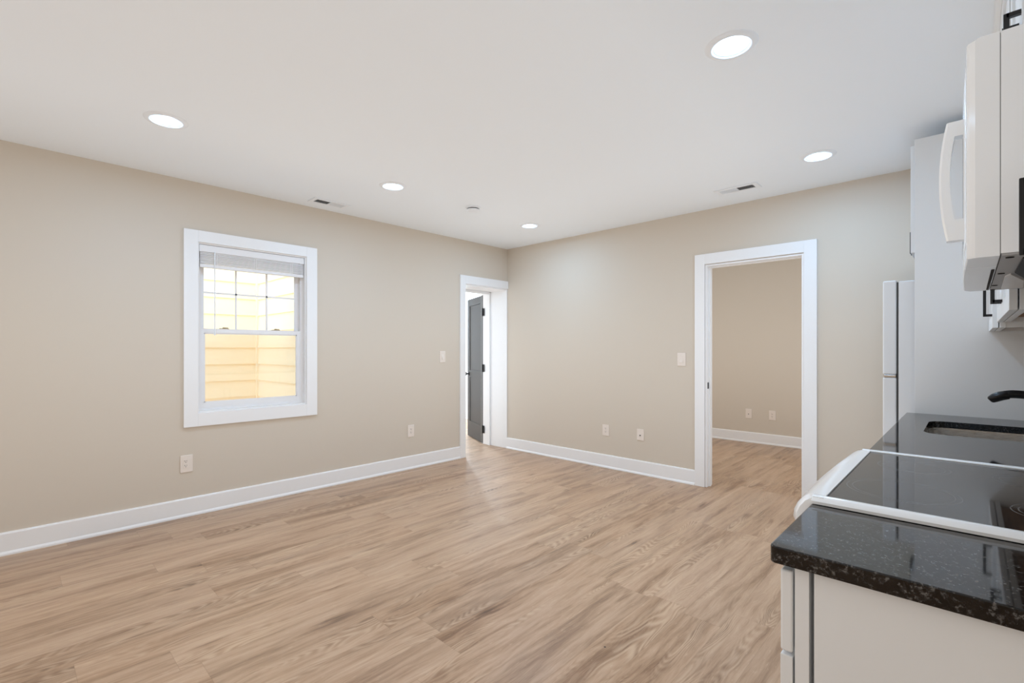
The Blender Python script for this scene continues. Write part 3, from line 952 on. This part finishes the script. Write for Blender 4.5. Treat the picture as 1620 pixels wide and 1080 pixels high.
sk = thing('kitchen_sink', 'undermounted stainless steel sink bowl in the black counter', 'sink', ((SX0 + SX1) / 2, (SY0 + SY1) / 2, 0.69))
bm = bmesh.new()
loops = []
for grow, z in ((0.022, 0.8810), (0.004, 0.8810), (0.003, 0.874), (-0.004, 0.730), (-0.012, 0.700), (-0.035, 0.688)):
    loops.append([bm.verts.new((*p, z)) for p in rounded_rect(SX0 - grow, SX1 + grow, SY0 - grow, SY1 + grow, max(0.04, 0.075 + grow), 8)])
n_ = len(loops[0])
for A, B in zip(loops, loops[1:]):
    for i in range(n_):
        bm.faces.new((A[i], A[(i + 1) % n_], B[(i + 1) % n_], B[i]))
bm.faces.new(loops[-1])
obj('bowl', bm, M['steel'], sk, smooth=True)
bm = bmesh.new()
add_lathe(bm, [(0.0, 0.001), (0.030, 0.001), (0.034, 0.004), (0.044, 0.003), (0.045, 0.0)], ((SX0 + SX1) / 2 + 0.05, (SY0 + SY1) / 2, 0.6885), 'Z', 32)
obj('drain', bm, M['chrome'], sk, smooth=True)

# ---- faucet
FY = 3.04
fc = thing('kitchen_faucet', 'black single lever kitchen faucet reaching over the sink', 'faucet', (0.315, FY, 0.914))
bm = bmesh.new()
add_lathe(bm, [(0.0, 0.0), (0.032, 0.0), (0.032, 0.006), (0.026, 0.012), (0.024, 0.08), (0.023, 0.115), (0.0, 0.118)], (0.315, FY, 0.9145), 'Z', 32)
obj('body', bm, M['faucet'], fc, smooth=True)
path = catmull([(0.312, FY, 0.985), (0.290, FY, 1.028), (0.235, FY, 1.066), (0.175, FY, 1.083), (0.130, FY, 1.085), (0.110, FY, 1.080)], 8)
rad = []
for p in path:
    rad.append(0.0176 + 0.002 * max(0.0, (p.x - 0.2) / 0.11))
bm = bmesh.new()
add_sweep(bm, path, rad, 24)
obj('spout', bm, M['faucet'], fc, smooth=True)
bm = bmesh.new()
add_sweep(bm, [(0.1225, FY, 1.082), (0.120, FY, 1.0815), (0.098, FY, 1.0755), (0.078, FY, 1.0650), (0.066, FY, 1.0565), (0.0625, FY, 1.0535)], [0.0180, 0.0195, 0.0205, 0.0195, 0.0160, 0.0110], 24)
obj('spray_head', bm, M['faucet'], fc, smooth=True)
bm = bmesh.new()
add_sweep(bm, catmull([(0.315, FY, 1.020), (0.318, FY, 1.048), (0.330, FY, 1.075), (0.345, FY, 1.125)], 5), [0.020] * 6 + [0.014] * 5 + [0.009] * 5, 16)
obj('lever', bm, M['faucet'], fc, smooth=True)

# ---- range
ry0, ry1 = RY0 - 0.002, RY1 + 0.002
rg = thing('kitchen_range', 'white electric range with black glass cooktop between the counters', 'range', (0.03, (RY0 + RY1) / 2, 0.0))
obj('body', box_bm(((-0.255, ry0 + 0.004, 0.02), (0.345, ry1 - 0.004, 0.880)), bevel=0.003), M['appliance'], rg)
ycm, half = (ry0 + ry1) / 2, (ry1 - ry0) / 2
def bow(y, amt):
    return amt * (1 - ((y - ycm) / half) ** 2)
# rolled front lip, slightly bowed in plan
bm = bmesh.new()
prof = [(-0.250, 0.9305), (-0.272, 0.9305), (-0.286, 0.9265), (-0.298, 0.917), (-0.309, 0.902), (-0.316, 0.885), (-0.318, 0.866), (-0.313, 0.853), (-0.298, 0.848), (-0.250, 0.848)]
amt = [0, 0.0, 0.004, 0.008, 0.011, 0.013, 0.013, 0.012, 0.01, 0]
rings = []
ys_ = [ry0 + (ry1 - ry0) * k / 28 for k in range(29)]
for y in ys_:
    e = 0.010 * max(0.0, 1 - min(y - ry0, ry1 - y) / 0.018) ** 2
    rings.append([bm.verts.new((px - bow(y, a) + (e if i > 1 and i < 9 else 0), y, pz)) for i, ((px, pz), a) in enumerate(zip(prof, amt))])
for A, B in zip(rings, rings[1:]):
    for i in range(len(prof)):
        j = (i + 1) % len(prof)
        bm.faces.new((A[i], A[j], B[j], B[i]))
bm.faces.new(rings[0])
bm.faces.new(rings[-1][::-1])
obj('front_lip', bm, M['appliance'], rg, smooth=True)
# raised rim round the glass
bm = bmesh.new()
def rim(bm, y_in, y_out):
    s = 1 if y_out > y_in else -1
    pts = [(y_in, 0.921), (y_in, 0.9290), (y_in + s * 0.004, 0.9315), (y_in + s * 0.016, 0.9325), (y_in + s * 0.025, 0.9295), (y_out, 0.922), (y_out, 0.9155)]
    A = [bm.verts.new((-0.274, p, z)) for p, z in pts]
    B = [bm.verts.new((0.332, p, z)) for p, z in pts]
    for i in range(len(pts)):
        j = (i + 1) % len(pts)
        bm.faces.new((A[i], A[j], B[j], B[i]))
    bm.faces.new(A)
    bm.faces.new(B[::-1])
rim(bm, 1.352, 1.319)
rim(bm, 2.062, 2.095)
add_box(bm, (-0.262, 1.352, 0.9155), (0.332, 2.062, 0.922))
add_box(bm, (0.30, 1.352, 0.922), (0.332, 2.062, 0.931), 0.002)
obj('cooktop_frame', bm, M['appliance'], rg, smooth=True)
ct = obj('cooktop_glass', box_bm(((-0.2655, 1.3535, 0.9225), (0.299, 2.0605, 0.9270)), bevel=0.001), M['cookglass'], rg)
for (cx, cy, r) in ((-0.125, 1.545, 0.112), (-0.125, 1.880, 0.085), (0.145, 1.545, 0.080), (0.145, 1.880, 0.100)):
    bm = bmesh.new()
    for r_ in (r, r - 0.012):
        add_lathe(bm, [(r_ - 0.0011, 0.92705), (r_, 0.92712), (r_ + 0.0011, 0.92705)], (cx, cy, 0), 'Z', 64)
    obj('burner_ring', bm, M['burnermark'], ct)
od = obj('oven_door', box_bm(((-0.300, ry0 + 0.005, 0.24), (-0.256, ry1 - 0.005, 0.835)), bevel=0.008, seg=3), M['appliance'], rg)
obj('oven_window', box_bm(((-0.3015, 1.46, 0.40), (-0.2995, 1.95, 0.66)), bevel=0.0005), M['cookglass'], od)
bm = bmesh.new()
add_sweep(bm, catmull([(-0.300, ry0 + 0.05, 0.775), (-0.340, ry0 + 0.08, 0.775), (-0.352, ycm, 0.775), (-0.340, ry1 - 0.08, 0.775), (-0.300, ry1 - 0.05, 0.775)], 6), [0.013] * 25, 16)
obj('handle', bm, M['appliance'], od, smooth=True)
obj('storage_drawer', box_bm(((-0.296, ry0 + 0.005, 0.06), (-0.256, ry1 - 0.005, 0.228)), bevel=0.008, seg=3), M['appliance'], rg)
bm = bmesh.new()
add_prism(bm, [(0.333, 0.916), (0.318, 1.075), (0.330, 1.095), (0.368, 1.095), (0.368, 0.88), (0.346, 0.88), (0.346, 0.916)], 'Y', ry0 + 0.006, ry1 - 0.006)
bg = obj('backguard', bm, M['appliance'], rg)
obj('clock_panel', box_bm(((0.3165, 1.60, 1.000), (0.3265, 1.81, 1.060)), bevel=0.001), M['cookglass'], bg)
for ky in (1.39, 1.48, 1.93, 2.02):
    bm = bmesh.new()
    add_lathe(bm, [(0.0, -0.028), (0.016, -0.028), (0.020, -0.022), (0.022, 0.004)], (0.322, ky, 1.028), 'X', 24)
    obj('knob', bm, M['appliance'], bg, smooth=True)

# ---- microwave under the short cabinet
mz0, mz1 = 1.4625, 1.8985
mw = thing('microwave', 'white over-the-range microwave with an arched handle', 'microwave', (0.2, (RY0 + RY1) / 2, mz0))
my0, my1 = RY0 + 0.001, RY1 - 0.001
obj('body', box_bm(((0.0428, my0, mz0 + 0.004), (XR - 0.001, my1, mz1)), bevel=0.0015), M['appliance'], mw)
def mic_front(y):
    u = min(1, max(0, (y - my0) / (my1 - my0)))
    return -0.005 - 0.010 * u - 0.004 * math.sin(math.pi * u)
def front_piece(name, ya, yb, m, round_a, round_b, za, zb, R=0.012):
    """curved front: outline in plan, pushed up, top and bottom edges eased"""
    k = 16
    pts = []
    ys = [ya + (yb - ya) * i / k for i in range(k + 1)]
    for y in ys:
        e = 0.0
        if round_a and y - ya < R:
            e = R - math.sqrt(max(0, R * R - (R - (y - ya)) ** 2))
        if round_b and yb - y < R:
            e = R - math.sqrt(max(0, R * R - (R - (yb - y)) ** 2))
        pts.append((mic_front(y) + e, y))
    bm = bmesh.new()
    lv = []
    for z, ins in ((za, 0.002), (za + 0.002, 0.0), (zb - 0.007, 0.0), (zb - 0.003, 0.0012), (zb - 0.001, 0.0035), (zb, 0.007)):
        lv.append([bm.verts.new((x + ins, y, z)) for x, y in pts] + [bm.verts.new((0.0415, yb, z)), bm.verts.new((0.0415, ya, z))])
    n = len(lv[0])
    for A, B in zip(lv, lv[1:]):
        for i in range(n):
            bm.faces.new((A[i], A[(i + 1) % n], B[(i + 1) % n], B[i]))
    bm.faces.new(lv[0][::-1])
    bm.faces.new(lv[-1])
    return obj(name, bm, m, mw, smooth=True)
ys_extra = []
cp = front_piece('control_panel', my0, 1.498, M['appliance'], True, False, mz0, mz1)
dr = front_piece('door', 1.5, my1, M['appliance'], False, True, mz0, mz1)
obj('seam_gasket', box_bm(((0.0412, my0 + 0.0015, mz0 + 0.003), (0.0432, my1 - 0.0015, mz1 - 0.003))), M['seam'], mw)
def front_patch(name, ya, yb, za, zb, m, parent, lift=0.0007):
    """thin panel that follows the curve of the front"""
    bm = bmesh.new()
    ys = [ya + (yb - ya) * i / 10 for i in range(11)]
    lv = [[bm.verts.new((mic_front(y) - l, y, z)) for y in ys] for z, l in ((za, -0.001), (za, lift), (zb, lift), (zb, -0.001))]
    for A, B in zip(lv, lv[1:] + lv[:1]):
        for i in range(10):
            bm.faces.new((A[i], A[i + 1], B[i + 1], B[i]))
    bm.faces.new([l[0] for l in lv])
    bm.faces.new([l[-1] for l in lv])
    return obj(name, bm, m, parent)
front_patch('keypad', 1.36, 1.47, 1.50, 1.86, M['plastic'], cp)
front_patch('window', 1.62, 2.02, 1.54, 1.82, M['cookglass'], dr)
# arched handle: grip bows away from the door between two solid ends
hz0, hz1 = 1.532, 1.806
hc, hh = (hz0 + hz1) / 2, (hz1 - hz0) / 2
ha, hb = 1.508, 1.538
K = 20
outer_p = [(-0.0075, hz0)] + [(-0.0535 + 0.013 * abs(-1 + 2 * k / K) ** 2.0, hz0 + (hz1 - hz0) * k / K) for k in range(K + 1)] + [(-0.0075, hz1)]
iz0, iz1 = hz0 + 0.048, hz1 - 0.034
inner_p = [(-0.0120, iz0)] + [(-0.0345 + 0.008 * abs(-1 + 2 * k / K) ** 2.0, iz0 + (iz1 - iz0) * k / K) for k in range(K + 1)] + [(-0.0120, iz1)]
bm = bmesh.new()
lv = []
e_ = 0.004
for pts_, y_, ox_ in ((inner_p, ha, 0), (outer_p, ha, e_), (outer_p, ha + e_, 0), (outer_p, hb - e_, 0), (outer_p, hb, e_), (inner_p, hb, 0)):
    lv.append([bm.verts.new((p[0] + (ox_ if p[0] < -0.02 else 0), y_, p[1])) for p in pts_])
n_ = len(outer_p)
for A, B in zip(lv, lv[1:] + lv[:1]):
    for i in range(n_):
        bm.faces.new((A[i], A[(i + 1) % n_], B[(i + 1) % n_], B[i]))
obj('handle', bm, M['appliance'], dr, smooth=True)
# underside
us = obj('underside_plate', box_bm(((0.0437, my0 + 0.002, mz0), (XR - 0.004, my1 - 0.002, mz0 + 0.0035))), M['underside'], mw)
obj('vent_slot', box_bm(((0.0345, 1.548, mz0 - 0.0010), (0.0400, my1 - 0.03, mz0 + 0.0005))), M['dark'], mw)
for (sx, sy) in ((0.0535, 1.364), (0.0505, 1.640), (0.0465, 1.930), (0.0455, 2.062)):
    bm = bmesh.new()
    add_cyl(bm, (sx + 0.003, sy, mz0 - 0.0008), 0.0062, 0.0016, 'Z', 20)
    obj('screw_hole', bm, M['dark'], us)
bm = bmesh.new()
add_prism(bm, [(0.075, 1.38), (0.075, 1.625), (0.104, 1.80), (0.32, 1.80), (0.32, 1.38)], 'Z', mz0 - 0.003, mz0)
obj('grease_filter', bm, M['filter'], us)
bm = bmesh.new()
add_prism(bm, [(0.062, 1.700), (0.070, 1.650), (0.100, 1.815), (0.110, 2.02), (0.066, 2.02)], 'Z', mz0 - 0.004, mz0)
obj('lamp_cover', bm, M['frost'], us)
